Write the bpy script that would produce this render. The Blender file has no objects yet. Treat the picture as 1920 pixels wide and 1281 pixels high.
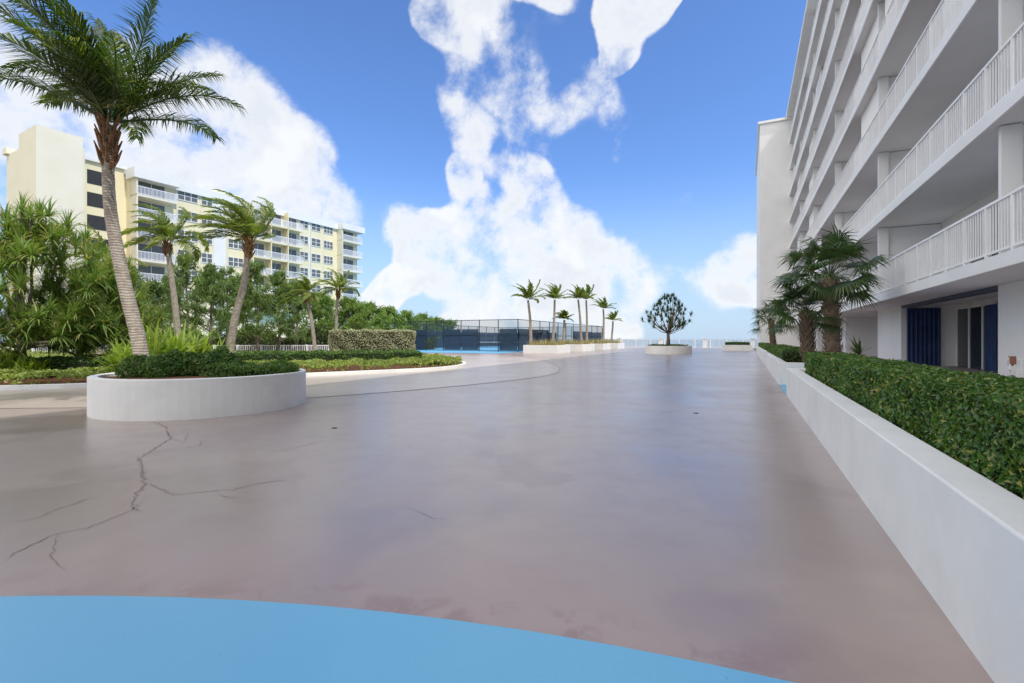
import bpy, math, random
import numpy as np
from mathutils import Vector
random.seed(7); rng=np.random.default_rng(11)
S=bpy.context.scene; C=S.collection
F=900.0; H=1.5; TH=math.atan(438/F); ct,st=math.cos(TH),math.sin(TH)
def W(lat,dep,z=0): return Vector((lat*ct-dep*st, lat*st+dep*ct, z))
def P(px,dep,z=0): return W((px-960)/F*dep,dep,z)
def PZ(px,py,dep): return P(px,dep,H+(635-py)/F*dep)
def G(px,py,z=0): d=F*(H-z)/(py-635); return P(px,d,z)
# ---------------- materials
def newmat(name):
    m=bpy.data.materials.new(name); m.use_nodes=True; nt=m.node_tree
    return m,nt,nt.nodes['Principled BSDF']
def N(nt,t,**k):
    n=nt.nodes.new(t)
    for a,b in k.items():
        if a.startswith('_'): setattr(n,a[1:],b)
        else: n.inputs[a.replace('__',' ')].default_value=b
    return n
def noise(nt,vec,scale,detail=4,dist=0,rough=.5):
    n=N(nt,'ShaderNodeTexNoise'); n.inputs['Scale'].default_value=scale; n.inputs['Detail'].default_value=detail
    n.inputs['Distortion'].default_value=dist; n.inputs['Roughness'].default_value=rough
    nt.links.new(vec,n.inputs['Vector']); return n
def mrange(nt,src,a,b,c=0,d=1,smooth=True):
    n=N(nt,'ShaderNodeMapRange'); n.interpolation_type='SMOOTHSTEP' if smooth else 'LINEAR'
    for i,v in enumerate((a,b,c,d)): n.inputs[i+1].default_value=v
    nt.links.new(src,n.inputs[0]); return n.outputs[0]
def mixc(nt,fac,a,b,mode='MIX'):
    n=N(nt,'ShaderNodeMix'); n.data_type='RGBA'; n.blend_type=mode
    for s,v in ((0,fac),(6,a),(7,b)):
        if isinstance(v,(int,float)): n.inputs[s].default_value=v
        elif isinstance(v,tuple): n.inputs[s].default_value=(*v[:3],1)
        else: nt.links.new(v,n.inputs[s])
    return n.outputs[2]
def math_(nt,op,a,b=None):
    n=N(nt,'ShaderNodeMath'); n.operation=op
    for i,v in enumerate((a,b)):
        if v is None: continue
        if isinstance(v,(int,float)): n.inputs[i].default_value=v
        else: nt.links.new(v,n.inputs[i])
    return n.outputs[0]
def bump(nt,b,h,strength=.2,dist=.01):
    n=N(nt,'ShaderNodeBump'); n.inputs['Strength'].default_value=strength; n.inputs['Distance'].default_value=dist
    nt.links.new(h,n.inputs['Height']); nt.links.new(n.outputs[0],b.inputs['Normal'])
def pmat(name,c1,c2=None,scale=1.5,rough=.6,bs=.15,bscale=40,metal=0,fine=.0):
    m,nt,b=newmat(name); pos=N(nt,'ShaderNodeNewGeometry').outputs['Position']
    c2=c2 or tuple(x*.85 for x in c1)
    n=noise(nt,pos,scale,6,.3,.6); col=mixc(nt,mrange(nt,n.outputs[0],.35,.7),c1,c2)
    n2=noise(nt,pos,bscale,3)
    if fine: col=mixc(nt,mrange(nt,n2.outputs[0],.55,.75,0,fine),col,tuple(x*.5 for x in c1))
    nt.links.new(col,b.inputs['Base Color']); b.inputs['Roughness'].default_value=rough; b.inputs['Metallic'].default_value=metal
    if bs: bump(nt,b,n2.outputs[0],bs,.004)
    return m
def leafmat(name,c1,c2,c3=None,trans=.35,rough=.45,pscale=.6,dark=.5):
    m,nt,b=newmat(name); g=N(nt,'ShaderNodeNewGeometry')
    col=mixc(nt,g.outputs['Random Per Island'],c1,c2)
    if c3:
        col=mixc(nt,mrange(nt,g.outputs['Random Per Island'],.86,.93),col,c3)
    n=noise(nt,g.outputs['Position'],pscale,3)
    col=mixc(nt,mrange(nt,n.outputs[0],.35,.65,.0,.4),col,tuple(x*dark for x in c1))
    nt.links.new(col,b.inputs['Base Color']); b.inputs['Roughness'].default_value=rough
    t=N(nt,'ShaderNodeBsdfTranslucent'); nt.links.new(mixc(nt,1.0,col,(1.6,1.7,.6),'MULTIPLY'),t.inputs[0])
    mx=N(nt,'ShaderNodeMixShader'); mx.inputs[0].default_value=trans
    nt.links.new(b.outputs[0],mx.inputs[1]); nt.links.new(t.outputs[0],mx.inputs[2])
    nt.links.new(mx.outputs[0],nt.nodes['Material Output'].inputs[0]); return m
M={}
M['white']=pmat('white_paint',(.86,.86,.85),(.80,.80,.79),.8,.55,.12,60)
M['stucco']=pmat('stucco',(.85,.85,.85),(.80,.80,.80),.6,.75,.35,90)
M['wallcap']=pmat('wall_paint',(.80,.81,.80),(.72,.73,.72),1.2,.7,.35,110)
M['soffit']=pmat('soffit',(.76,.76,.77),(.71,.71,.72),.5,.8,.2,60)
M['rail']=pmat('rail_paint',(.88,.88,.88),(.84,.84,.84),2,.4,0)
M['cream']=pmat('cream_stucco',(.82,.73,.47),(.78,.69,.43),.3,.8,.1,30)
M['creamlight']=pmat('cream_light',(.79,.74,.57),(.75,.70,.53),.3,.8,.1,30)
M['fasc']=pmat('fascia',(.79,.78,.72),(.74,.73,.67),.3,.7,0)
M['soil']=pmat('soil',(.20,.08,.04),(.10,.045,.025),6,.95,.8,50)
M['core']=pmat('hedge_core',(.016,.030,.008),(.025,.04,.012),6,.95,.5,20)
M['black']=pmat('black_metal',(.012,.014,.016),None,2,.45,0)
M['bluecurt']=pmat('blue_curtain',(.035,.075,.20),(.02,.045,.13),1.5,.8,.2,30)
M['recess_shade']=pmat('painted_recess_shade',(.10,.12,.17),(.08,.10,.15),1.5,.8,.2,30)  # dark navy tone that paints the shade of the patio recess
M['patio']=pmat('patio_paving',(.42,.34,.32),(.36,.29,.28),2,.6,.1,60)
M['court']=pmat('court_blue',(.13,.40,.66),(.11,.36,.60),.4,.6,.05)
M['ground']=pmat('land',(.10,.11,.045),(.16,.13,.07),.15,.95,.3,4)
M['sea']=pmat('sea',(.02,.10,.15),(.03,.14,.19),.02,.25,.3,1)
M['mulchgrass']=leafmat('golden_grass',(.42,.36,.17),(.34,.30,.14),None,.2)
M['plastic']=pmat('white_plastic',(.8,.8,.8),None,2,.35,0)
M['towel']=pmat('tan_towel',(.26,.12,.08),(.20,.09,.06),6,.9,.3,90)
M['terracotta']=pmat('terracotta',(.35,.15,.08),None,4,.8,.1)
M['drain']=pmat('drain_metal',(.08,.07,.07),None,20,.6,.1)
M['crack']=pmat('crack_fill',(.23,.175,.165),(.30,.235,.22),3,.9,.1)
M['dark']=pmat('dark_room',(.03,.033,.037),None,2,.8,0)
def gl(name,c,r):
    m,nt,b=newmat(name); b.inputs['Base Color'].default_value=(*c,1); b.inputs['Roughness'].default_value=r; return m
M['glass']=gl('glass_dark',(.04,.05,.055),.06); M['glass2']=gl('glass_curtained',(.13,.135,.125),.25)
def netmat(name,col,fac):
    m,nt,b=newmat(name); b.inputs['Base Color'].default_value=(*col,1); b.inputs['Roughness'].default_value=.8
    t=N(nt,'ShaderNodeBsdfTransparent'); mx=N(nt,'ShaderNodeMixShader'); mx.inputs[0].default_value=fac
    nt.links.new(t.outputs[0],mx.inputs[1]); nt.links.new(b.outputs[0],mx.inputs[2]); nt.links.new(mx.outputs[0],nt.nodes['Material Output'].inputs[0]); return m
M['mesh']=netmat('chain_link',(.04,.06,.085),.16); M['navy']=netmat('windscreen',(.035,.075,.135),.76)
def trunkmat(name,c1,c2,ring=9,lo=.45):
    m,nt,b=newmat(name); pos=N(nt,'ShaderNodeNewGeometry').outputs['Position']
    w=N(nt,'ShaderNodeTexWave'); w.wave_type='BANDS'; w.bands_direction='Z'; w.inputs['Scale'].default_value=ring; w.inputs['Distortion'].default_value=4.5; w.inputs['Detail'].default_value=4
    nt.links.new(pos,w.inputs[0]); n=noise(nt,pos,7,7,.3,.65)
    col=mixc(nt,mrange(nt,w.outputs['Fac'],.05,.5,lo,1),tuple(x*.6 for x in c2),c1)
    col=mixc(nt,mrange(nt,n.outputs[0],.42,.62,0,.85),col,c2)
    nt.links.new(col,b.inputs['Base Color']); b.inputs['Roughness'].default_value=.9
    bump(nt,b,math_(nt,'ADD',w.outputs['Fac'],n.outputs[0]),.5,.02); return m
M['palmtrunk']=trunkmat('palm_bark',(.42,.37,.31),(.26,.215,.17),5,.6)
M['darktrunk']=trunkmat('dark_bark',(.30,.22,.15),(.16,.11,.075),7)
M['boot']=trunkmat('palm_boots',(.30,.15,.06),(.14,.07,.03),6)
M['greybark']=trunkmat('grey_bark',(.24,.20,.16),(.14,.12,.09),3)
M['frond']=leafmat('palm_frond',(.028,.062,.012),(.085,.145,.025),(.28,.29,.06),.40,.35)
M['frondy']=leafmat('palm_frond_yellow',(.13,.20,.04),(.24,.30,.06),(.36,.33,.08),.4,.4)
M['fan']=leafmat('fan_leaf',(.04,.085,.03),(.08,.145,.05),(.16,.18,.06),.25,.4)
M['pand']=leafmat('screw_pine_leaf',(.15,.25,.06),(.28,.38,.11),(.55,.44,.20),.3,.4,.6,.6)
M['panddark']=leafmat('dark_screw_pine',(.04,.09,.035),(.085,.15,.05),None,.25,.5)
M['lily']=leafmat('lime_leaf',(.22,.33,.05),(.35,.43,.09),None,.4,.4,.6,.7)
M['pine']=leafmat('pine_needles',(.10,.17,.045),(.21,.30,.08),None,.3,.7)
M['pine2']=leafmat('bright_tree_leaf',(.13,.23,.045),(.24,.34,.07),None,.3,.6)
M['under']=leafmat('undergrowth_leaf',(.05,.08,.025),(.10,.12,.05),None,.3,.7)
M['hedge']=leafmat('hedge_leaf',(.05,.125,.022),(.12,.24,.045),(.34,.33,.09),.22,.34,1.6,.6)
M['dkhedge']=leafmat('dark_hedge_leaf',(.065,.145,.026),(.12,.22,.042),(.20,.26,.06),.22,.4,1.5,.65)
M['silver']=leafmat('silver_leaf',(.40,.41,.27),(.56,.56,.40),(.42,.26,.18),.15,.6,1.2,.8)
M['cover']=leafmat('ground_cover_leaf',(.20,.29,.06),(.35,.42,.11),(.36,.36,.12),.25,.5,.35,.65)
BC=W(-2.535,-7.63); BR=10.41
def deckmat(name,c1,c2,stain,blue=False):
    m,nt,b=newmat(name); pos=N(nt,'ShaderNodeNewGeometry').outputs['Position']
    a=noise(nt,pos,.22,4,.4,.5); bb=noise(nt,pos,.30,7,.15,.5); f=noise(nt,pos,140,2); f2=noise(nt,pos,34,4); md=noise(nt,pos,2.2,7,.2,.65)
    col=mixc(nt,mrange(nt,a.outputs[0],.35,.68),c1,c2)
    patch=mrange(nt,bb.outputs[0],.49,.545)
    col=mixc(nt,math_(nt,'MULTIPLY',patch,.42 if not blue else .2),col,stain)
    p2=mrange(nt,noise(nt,pos,.50,7,.2,.5).outputs[0],.565,.61); col=mixc(nt,math_(nt,'MULTIPLY',p2,.38 if not blue else .1),col,stain)
    col=mixc(nt,mrange(nt,md.outputs[0],.42,.75,0,.18),col,stain)
    col=mixc(nt,mrange(nt,f.outputs[0],.35,.7,0,.16),col,tuple(x*.6 for x in c1))
    col=mixc(nt,mrange(nt,f2.outputs[0],.72 if blue else .74,.79,0,.45),col,tuple(x*.35 for x in c1))
    b.inputs['Coat Weight'].default_value=.45 if not blue else .2; b.inputs['Coat Roughness'].default_value=.22
    if not blue:
        ds=N(nt,'ShaderNodeVectorMath'); ds.operation='DISTANCE'; nt.links.new(pos,ds.inputs[0]); ds.inputs[1].default_value=BC
        ring=mrange(nt,ds.outputs['Value'],BR+.05,BR+.40,1,0); rn=mrange(nt,noise(nt,pos,3.0,8,.6,.65).outputs[0],.48,.62)
        col=mixc(nt,math_(nt,'MULTIPLY',math_(nt,'MULTIPLY',ring,rn),.6),col,(.22,.12,.11))
        ring2=mrange(nt,ds.outputs['Value'],BR,BR+1.6,.30,0); col=mixc(nt,ring2,col,(.40,.28,.255))
    nt.links.new(col,b.inputs['Base Color'])
    r=math_(nt,'ADD',mrange(nt,bb.outputs[0],.49,.545,.42,.32),mrange(nt,md.outputs[0],.35,.7,-.02,.03)) if not blue else mrange(nt,bb.outputs[0],.4,.6,.55,.45)
    nt.links.new(r,b.inputs['Roughness']); bump(nt,b,f.outputs[0],.10,.002); return m
M['deck']=deckmat('deck_coating',(.40,.325,.285),(.345,.28,.25),(.25,.19,.175))
M['path']=deckmat('path_coating',(.49,.42,.365),(.455,.385,.335),(.40,.33,.29))
M['blue']=deckmat('blue_coating',(.17,.48,.74),(.15,.44,.70),(.13,.40,.66),True)
# ---------------- mesh helpers
class MB:
    def __init__(s): s.v=[]; s.f=[]
    def box(s,x0,x1,y0,y1,z0,z1):
        n=len(s.v); s.v+=[(x0,y0,z0),(x1,y0,z0),(x1,y1,z0),(x0,y1,z0),(x0,y0,z1),(x1,y0,z1),(x1,y1,z1),(x0,y1,z1)]
        s.f+=[tuple(n+i for i in q) for q in ((0,3,2,1),(4,5,6,7),(0,1,5,4),(1,2,6,5),(2,3,7,6),(3,0,4,7))]; return s
    def tube(s,path,rad,n=8,cap=True):
        path=[Vector(p) for p in path]; b0=len(s.v); k=len(path)
        for i,p in enumerate(path):
            d=(path[min(i+1,k-1)]-path[max(i-1,0)]).normalized(); u=Vector((1,0,0)) if abs(d.x)<.8 else Vector((0,1,0))
            a=d.cross(u).normalized(); b=d.cross(a).normalized(); r=rad[i] if hasattr(rad,'__len__') else rad
            for j in range(n):
                t=2*math.pi*j/n; s.v.append(tuple(p+(a*math.cos(t)+b*math.sin(t))*r))
        for i in range(k-1):
            for j in range(n): s.f.append((b0+i*n+j,b0+i*n+(j+1)%n,b0+(i+1)*n+(j+1)%n,b0+(i+1)*n+j))
        if cap: s.f.append(tuple(b0+(k-1)*n+j for j in range(n))); s.f.append(tuple(b0+j for j in reversed(range(n))))
        return s
    def poly(s,pts,z): n=len(s.v); s.v+=[(p[0],p[1],z) for p in pts]; s.f.append(tuple(range(n,n+len(pts)))); return s
    def prism(s,pts,z0,z1,top=True):
        n=len(s.v); k=len(pts); s.v+=[(p[0],p[1],z0) for p in pts]+[(p[0],p[1],z1) for p in pts]
        for i in range(k): s.f.append((n+i,n+(i+1)%k,n+k+(i+1)%k,n+k+i))
        if top: s.f.append(tuple(range(n+k,n+2*k)))
        return s
    def build(s,name,mat,parent=None,world=True,smooth=False,bevel=0):
        me=bpy.data.meshes.new(name); me.from_pydata(s.v,[],s.f); me.materials.append(mat)
        if smooth:
            for p in me.polygons: p.use_smooth=True
        o=bpy.data.objects.new(name,me); C.objects.link(o)
        if parent:
            o.parent=parent
            if world: o.location=-parent.location
        if bevel:
            b=o.modifiers.new('b','BEVEL'); b.width=bevel; b.segments=2
        return o
def npmesh(name,V,Fc,mat,parent=None,world=True):
    s=MB(); s.v=V.tolist(); s.f=Fc.tolist() if hasattr(Fc,'tolist') else Fc; return s.build(name,mat,parent,world)
def tag(o,label=None,cat=None,group=None,kind=None):
    if label:o['label']=label
    if cat:o['category']=cat
    if group:o['group']=group
    if kind:o['kind']=kind
    return o
def thing(name,label,cat,loc=(0,0,0),group=None,rz=0):
    o=bpy.data.objects.new(name,None); C.objects.link(o); o.location=loc; o.rotation_euler=(0,0,rz); o.empty_display_size=.2
    return tag(o,label,cat,group)
def cp(o,parent,loc): 
    c=o.copy(); C.objects.link(c); c.parent=parent; c.location=loc
    for ch in list(o.children): 
        d=ch.copy(); C.objects.link(d); d.parent=c
    return c
def norm(a): return a/np.maximum(np.linalg.norm(a,axis=1,keepdims=True),1e-9)
def leaves(p,nr,size,aspect=.5,spread=.8):
    n=len(p); d=norm(nr+spread*rng.normal(size=(n,3))); t=norm(np.cross(d,rng.normal(size=(n,3)))); b=np.cross(d,t)
    L=(size*(.6+.8*rng.random(n)))[:,None]; Wd=L*aspect
    V=np.empty((n,4,3)); V[:,0]=p-t*L/2; V[:,1]=p+b*Wd/2+d*L*.12; V[:,2]=p+t*L/2-d*L*.15; V[:,3]=p-b*Wd/2+d*L*.12
    return V.reshape(-1,3), np.arange(4*n).reshape(n,4)
def inside(pts,poly):
    x,y=pts[:,0],pts[:,1]; r=np.zeros(len(pts),bool); k=len(poly)
    for i in range(k):
        x1,y1=poly[i][:2]; x2,y2=poly[(i+1)%k][:2]
        if y1==y2: continue
        c=((y1>y)!=(y2>y))&(x<(x2-x1)*(y-y1)/(y2-y1)+x1); r^=c
    return r
def area(poly): 
    return abs(sum(poly[i][0]*poly[(i+1)%len(poly)][1]-poly[(i+1)%len(poly)][0]*poly[i][1] for i in range(len(poly))))/2
def ccw(poly):
    a=sum(poly[i][0]*poly[(i+1)%len(poly)][1]-poly[(i+1)%len(poly)][0]*poly[i][1] for i in range(len(poly)))
    return poly if a>0 else poly[::-1]
def hedge_pts(poly,z0,z1,n,wob=.06,near=None,jit=1.0):
    poly=ccw([tuple(p[:2]) for p in poly]); a=area(poly); k=len(poly)
    seg=[(poly[i],poly[(i+1)%k]) for i in range(k)]; ln=np.array([math.dist(*s) for s in seg]); ps=ln.sum()*(z1-z0)
    nt_=int(n*a/(a+ps)); ns=n-nt_; A=np.array(poly); lo,hi=A.min(0),A.max(0); out=[]; c=0
    while c<nt_:
        q=lo+(hi-lo)*rng.random((nt_*3,2)); q=q[inside(q,poly)]
        if near is not None:
            d=np.linalg.norm(q,axis=1); q=q[rng.random(len(q))<np.clip((near/d)**2,0,1)]
        out.append(q); c+=len(q)
    q=np.concatenate(out)[:nt_]
    def wz(q): return wob*(np.sin(q[:,0]*2.3+1)*np.cos(q[:,1]*1.9)+.6*np.sin(q[:,0]*5.1+q[:,1]*4.3))
    pt=np.c_[q,z1+wz(q)+rng.normal(0,.02*jit,len(q))-abs(rng.normal(0,.03*jit,len(q)))]; nn=np.tile([0,0,1.],(len(pt),1))
    idx=rng.choice(k,ns,p=ln/ln.sum()); t=rng.random(ns)
    a0=np.array([seg[i][0] for i in idx]); b0=np.array([seg[i][1] for i in idx]); q2=a0+(b0-a0)*t[:,None]
    e=norm(b0-a0); nrm=np.c_[e[:,1],-e[:,0],np.zeros(ns)]
    z=z0+(z1-z0)*rng.random(ns); bul=jit*(.05*np.sin(q2[:,0]*4+q2[:,1]*3+z*5)+rng.normal(0,.025,ns))
    ps_=np.c_[q2+nrm[:,:2]*bul[:,None],z+wz(q2)*(z-z0)/(z1-z0)]
    return np.r_[pt,ps_],np.r_[nn,nrm]
def hedge(name,label,cat,poly,z0,z1,n,size,mat,group=None,aspect=.55,wob=.06,kind=None,near=None,inset=.05):
    c=np.mean([p[:2] for p in poly],axis=0); root=thing(name,label,cat,(c[0],c[1],z0),group)
    p,nn=hedge_pts(poly,z0,z1,n,wob,near); V,Fc=leaves(p,nn,size,aspect); npmesh('foliage',V,Fc,mat,root)
    pl=[(q[0]+(c[0]-q[0])*min(.4,inset/max(.01,math.dist(q[:2],c))) ,q[1]+(c[1]-q[1])*min(.4,inset/max(.01,math.dist(q[:2],c)))) for q in ccw([tuple(q[:2]) for q in poly])]
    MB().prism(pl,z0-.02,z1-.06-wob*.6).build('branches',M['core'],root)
    return root
def shrub(name,label,loc,rx,ry,h,n,size,mat,cat='shrub'):
    root=thing(name,label,cat,tuple(loc)); v=rng.normal(size=(n,3)); v[:,2]=abs(v[:,2]); v=norm(v)
    r=1+.13*np.sin(v[:,0]*6+v[:,1]*4)+.10*np.sin(v[:,1]*9-v[:,2]*7)-abs(rng.normal(0,.09,n)); p=v*r[:,None]*np.array([rx,ry,h])
    V,Fc=leaves(p,v,size,.6,.8); npmesh('foliage',V,Fc,mat,root,False)
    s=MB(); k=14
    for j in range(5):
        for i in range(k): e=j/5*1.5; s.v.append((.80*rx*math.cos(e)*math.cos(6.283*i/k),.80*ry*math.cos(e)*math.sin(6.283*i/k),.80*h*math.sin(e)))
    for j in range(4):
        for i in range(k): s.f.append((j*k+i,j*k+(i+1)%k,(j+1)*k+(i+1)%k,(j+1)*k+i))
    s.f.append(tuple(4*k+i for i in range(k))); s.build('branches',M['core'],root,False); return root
def circ(c,r,n=48,ry=None): return [(c[0]+r*math.cos(2*math.pi*i/n),c[1]+(ry or r)*math.sin(2*math.pi*i/n)) for i in range(n)]
# ---------------- setting
MB().box(-900,900,-300,88,-1.2,-.05).build('ground',M['ground'])['kind']='structure'
o=MB(); o.box(-6000,6000,88.02,9000,-8.2,-8); o.build('sea',M['sea'])['kind']='structure'
tag(MB().poly([(-75,-25),(1.05,-25),(1.05,14.6),(3,14.6),(3,17.9),(1.05,17.9),(1.05,87.5),(-75,87.5)],0).build('deck',M['deck']),kind='structure')
pp=[(-60,11.5),(-20,10.5),(-9,10.2),(-6.4,11.2),(-3.8,13.1),(-1.8,15),(-.2,16.9),(1.1,18.8),(1.9,20.6),(2.3,22.8),(2.5,26),(2.3,30),(1.6,35.5),(0.4,40),(-2,44),(-60,44)]
def smooth(pts,it=2):
    for _ in range(it):
        q=[]
        for i in range(len(pts)):
            a,b=pts[i],pts[(i+1)%len(pts)]; q+=[(a[0]*.75+b[0]*.25,a[1]*.75+b[1]*.25),(a[0]*.25+b[0]*.75,a[1]*.25+b[1]*.75)]
        pts=q
    return pts
pw=[tuple(W(*p)[:2]) for p in smooth(pp)]
tag(MB().poly(pw,.004).build('path',M['path']),kind='structure')
ln=MB(); sp=[p for p in pw]
for i in range(len(sp)):
    a,b=Vector(sp[i]),Vector(sp[(i+1)%len(sp)]); d=(b-a)
    if d.length<1e-4 or d.length>6: continue
    n=Vector((-d.y,d.x)).normalized()*.03; k=len(ln.v)
    ln.v+=[(a.x+n.x,a.y+n.y,.008),(a.x-n.x,a.y-n.y,.008),(b.x-n.x,b.y-n.y,.008),(b.x+n.x,b.y+n.y,.008)]; ln.f.append((k,k+1,k+2,k+3))
M['redline']=pmat('red_line',(.28,.20,.19),(.40,.33,.31),2,.6,0)
tag(ln.build('path_edge_line',M['redline']),kind='structure')
tag(MB().poly(circ(BC,BR,160),.012).build('blue_painted_deck',M['blue']),kind='structure')
tag(MB().poly([(.96,14.62),(3,14.62),(3,17.88),(.96,17.88)],.008).build('blue_painted_strip',M['blue']),kind='structure')
tag(MB().poly([(-72,40.5),(-22.2,42.5),(-21.9,87),(-72,87)],.016).build('court_surface',M['court']),kind='structure')
rc=random.Random(4)
def crack(pix,w,j):
    pts=[G(*p) for p in pix]; out=[]
    for a,b in zip(pts,pts[1:]):
        L=(b-a).length; k=max(2,int(L/.05))
        for i in range(k): q=a.lerp(b,i/k); out.append(Vector((q.x+rc.uniform(-j,j),q.y+rc.uniform(-j,j),.004)))
    out.append(pts[-1]); s=MB(); n=len(out)
    for i,q in enumerate(out):
        d=(out[min(i+1,n-1)]-out[max(i-1,0)]); d.z=0; d.normalize(); nn=Vector((-d.y,d.x,0)); ww=w*rc.uniform(.35,1)*min(1,(i+.3)/4,(n-i)/4)
        s.v+=[tuple(Vector((q.x,q.y,.004))+nn*ww),tuple(Vector((q.x,q.y,.004))-nn*ww)]
    for i in range(n-1): s.f.append((2*i,2*i+1,2*i+3,2*i+2))
    tag(s.build('deck_crack',M['crack']),kind='structure')
crack([(285,790),(310,800),(320,822),(298,838),(262,858),(264,880),(272,905),(255,930),(247,948),(262,960)],.010,.025)
crack([(262,858),(285,850),(330,842),(372,838),(378,826)],.006,.02)
crack([(320,822),(345,830),(352,812),(360,806)],.005,.02)
crack([(272,905),(330,928),(400,921),(440,918),(480,907),(545,900)],.007,.02)
crack([(400,921),(430,934),(470,930)],.004,.015)
crack([(0,1056),(40,1030),(110,1000),(165,990),(235,962),(272,940)],.006,.02)
crack([(110,1000),(95,1040),(120,1070)],.004,.015)
crack([(0,985),(60,975),(120,950),(190,930)],.004,.02)
crack([(735,948),(780,957),(812,972),(840,975)],.003,.012)
crack([(500,850),(560,838),(600,828),(650,822)],.006,.02)
# ---------------- planters
def trough(name,label,outer,h,t,soilz,cat='planter',group=None):
    c=np.mean([p for p in outer],axis=0); root=thing(name,label,cat,(c[0],c[1],0),group)
    outer=ccw(outer); k=len(outer); inn=[]
    for i in range(k):
        a,b,d=Vector(outer[i-1]),Vector(outer[i]),Vector(outer[(i+1)%k]); e1=(b-a).normalized(); e2=(d-b).normalized()
        n1=Vector((-e1.y,e1.x)); n2=Vector((-e2.y,e2.x)); m=(n1+n2); m=m/max(.3,m.dot(n1)); q=b+m*t; inn.append((q.x,q.y))
    s=MB(); s.v=[(p[0],p[1],0) for p in outer]+[(p[0],p[1],h) for p in outer]+[(p[0],p[1],h) for p in inn]+[(p[0],p[1],0) for p in inn]
    for i in range(k):
        j=(i+1)%k; s.f+=[(i,j,k+j,k+i),(k+i,k+j,2*k+j,2*k+i),(2*k+i,2*k+j,3*k+j,3*k+i)]
    s.build('wall',M['wallcap'],root,bevel=.012)
    MB().poly(inn,soilz).build('soil',M['soil'],root); return root
trough('planter_wall','long low white planter wall nearest on the right beside the deck',[(.975,-6),(2.7,-6),(2.7,14.6),(.975,14.6)],.72,.245,.6)
trough('planter_wall','second white planter wall beyond the blue gap holding fan palms',[(.975,17.9),(3.2,17.9),(3.2,57),(.975,57)],.72,.245,.6)
def biased_hedge():
    root=thing('clipped_hedge','glossy clipped green hedge in the nearest white planter on the right','hedge',(1.6,6,.6))
    for (y0,y1,n,s) in ((1.0,5.5,24000,.040),(5.5,9,10000,.047),(9,13.4,7500,.057),(-5,1.0,1200,.09)):
        poly=[(1.27,y0),(1.95,y0),(1.95,y1),(1.27,y1)]; p,nn=hedge_pts(poly,.64,1.175,n,.010,None,.5)
        ok=~((nn[:,1]<-.9)|((nn[:,1]>.9)&(y1<13))); p,nn=p[ok],nn[ok]
        V,Fc=leaves(p,nn,s,.6,.6); npmesh('foliage',V,Fc,M['hedge'],root)
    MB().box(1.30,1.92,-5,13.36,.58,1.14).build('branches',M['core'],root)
biased_hedge()
hedge('clipped_hedge','small dark clipped hedge in the second white planter in front of the fan palms','hedge',[(1.25,20.5),(2.1,20.5),(2.1,34),(1.25,34)],.6,1.08,6000,.09,M['dkhedge'])
hedge('low_hedge','thin dark hedge strip far along the second white planter','hedge',[(1.25,37),(2.1,37),(2.1,56),(1.25,56)],.6,1.0,2500,.14,M['dkhedge'])
trough('planter_box','far white planter box with flat dark hedge near the sea railing',[(-2.6,66),(.7,66),(.7,69),(-2.6,69)],.7,.2,.55)
hedge('low_hedge','flat dark hedge in the far white planter box by the sea railing','hedge',[(-2.3,66.3),(.4,66.3),(.4,68.7),(-2.3,68.7)],.5,1.0,1500,.14,M['dkhedge'])
# ---------------- right building
R=thing('apartment_building','long white apartment block with stacked railed balconies on the right','building',(10,20,0))
FZ=[3.02+2.75*k for k in range(8)]; ROOF=24.8; Y0,Y1=-22,58.3
MB().box(6.2,22,Y0,Y1,2.82,ROOF-.002).build('wall',M['stucco'],R)
MB().box(7.3,22,Y0,Y1,.43,2.818).build('ground_floor_wall',M['stucco'],R)
MB().box(3.203,22,Y0,Y1,-.04,.43).box(2.703,3.203,Y0,14.6,-.04,.43).build('patio_floor',M['patio'],R)
MB().box(3.85,22,Y0,Y1,ROOF,ROOF+.35).build('roof',M['white'],R)
for z in FZ:
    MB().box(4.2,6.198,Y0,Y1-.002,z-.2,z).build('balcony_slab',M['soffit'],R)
    MB().box(4.15,4.198,Y0,Y1-.002,z-.24,z+.02).build('slab_edge',M['white'],R)
BY=[3.1+9.4*k for k in range(6)]
rl=MB(); L=9.4
rl.box(-.03,.03,0,L,1.03,1.08).box(-.02,.02,0,L,.10,.14)
for i in range(9): y=i*L/9; rl.box(-.028,.028,y,y+.055,.0,1.03)
for i in range(int(L/.115)): y=.06+i*.115; rl.box(-.011,.011,y,y+.024,.14,1.03)
rail0=rl.build('railing',M['rail'],R,False)
dv=MB(); dv.box(4.45,6.19,-.08,.08,0,2.53).box(4.38,4.68,-.20,-.081,0,2.53); div0=dv.build('divider_wall',M['stucco'],R,False)
sd=MB(); w=4.2
for y in (0,1.37,2.77,w-.07): sd.box(-.07,0,y,y+.07,.0,2.2)
sd.box(-.07,0,.07,w-.07,2.13,2.2).box(-.07,0,.07,w-.07,0,.06)
door0=sd.build('sliding_door',M['white'],R,False); pn=MB().box(-.03,-.01,.05,w-.05,.05,2.15).build('glass_pane',M['glass'],door0,False)
sh=MB(); k=26; 
for i in range(k):
    y=i*.11; x=.04 if i%2 else -.04; x2=-x; n=len(sh.v)
    sh.v+=[(x,y,0.02),(x2,y+.11,0.02),(x2,y+.11,2.5),(x,y,2.5)]; sh.f.append((n,n+1,n+2,n+3))
shut0=sh.build('accordion_shutter',M['white'],R,False)
off=Vector(R.location)
shutter_at={(2,2),(2,1),(3,2),(1,3),(4,2),(2,4),(3,4),(5,3),(4,5),(1,5),(3,1),(5,1),(6,2),(6,4),(7,3),(2,5),(5,5),(7,1),(4,4)}
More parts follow.
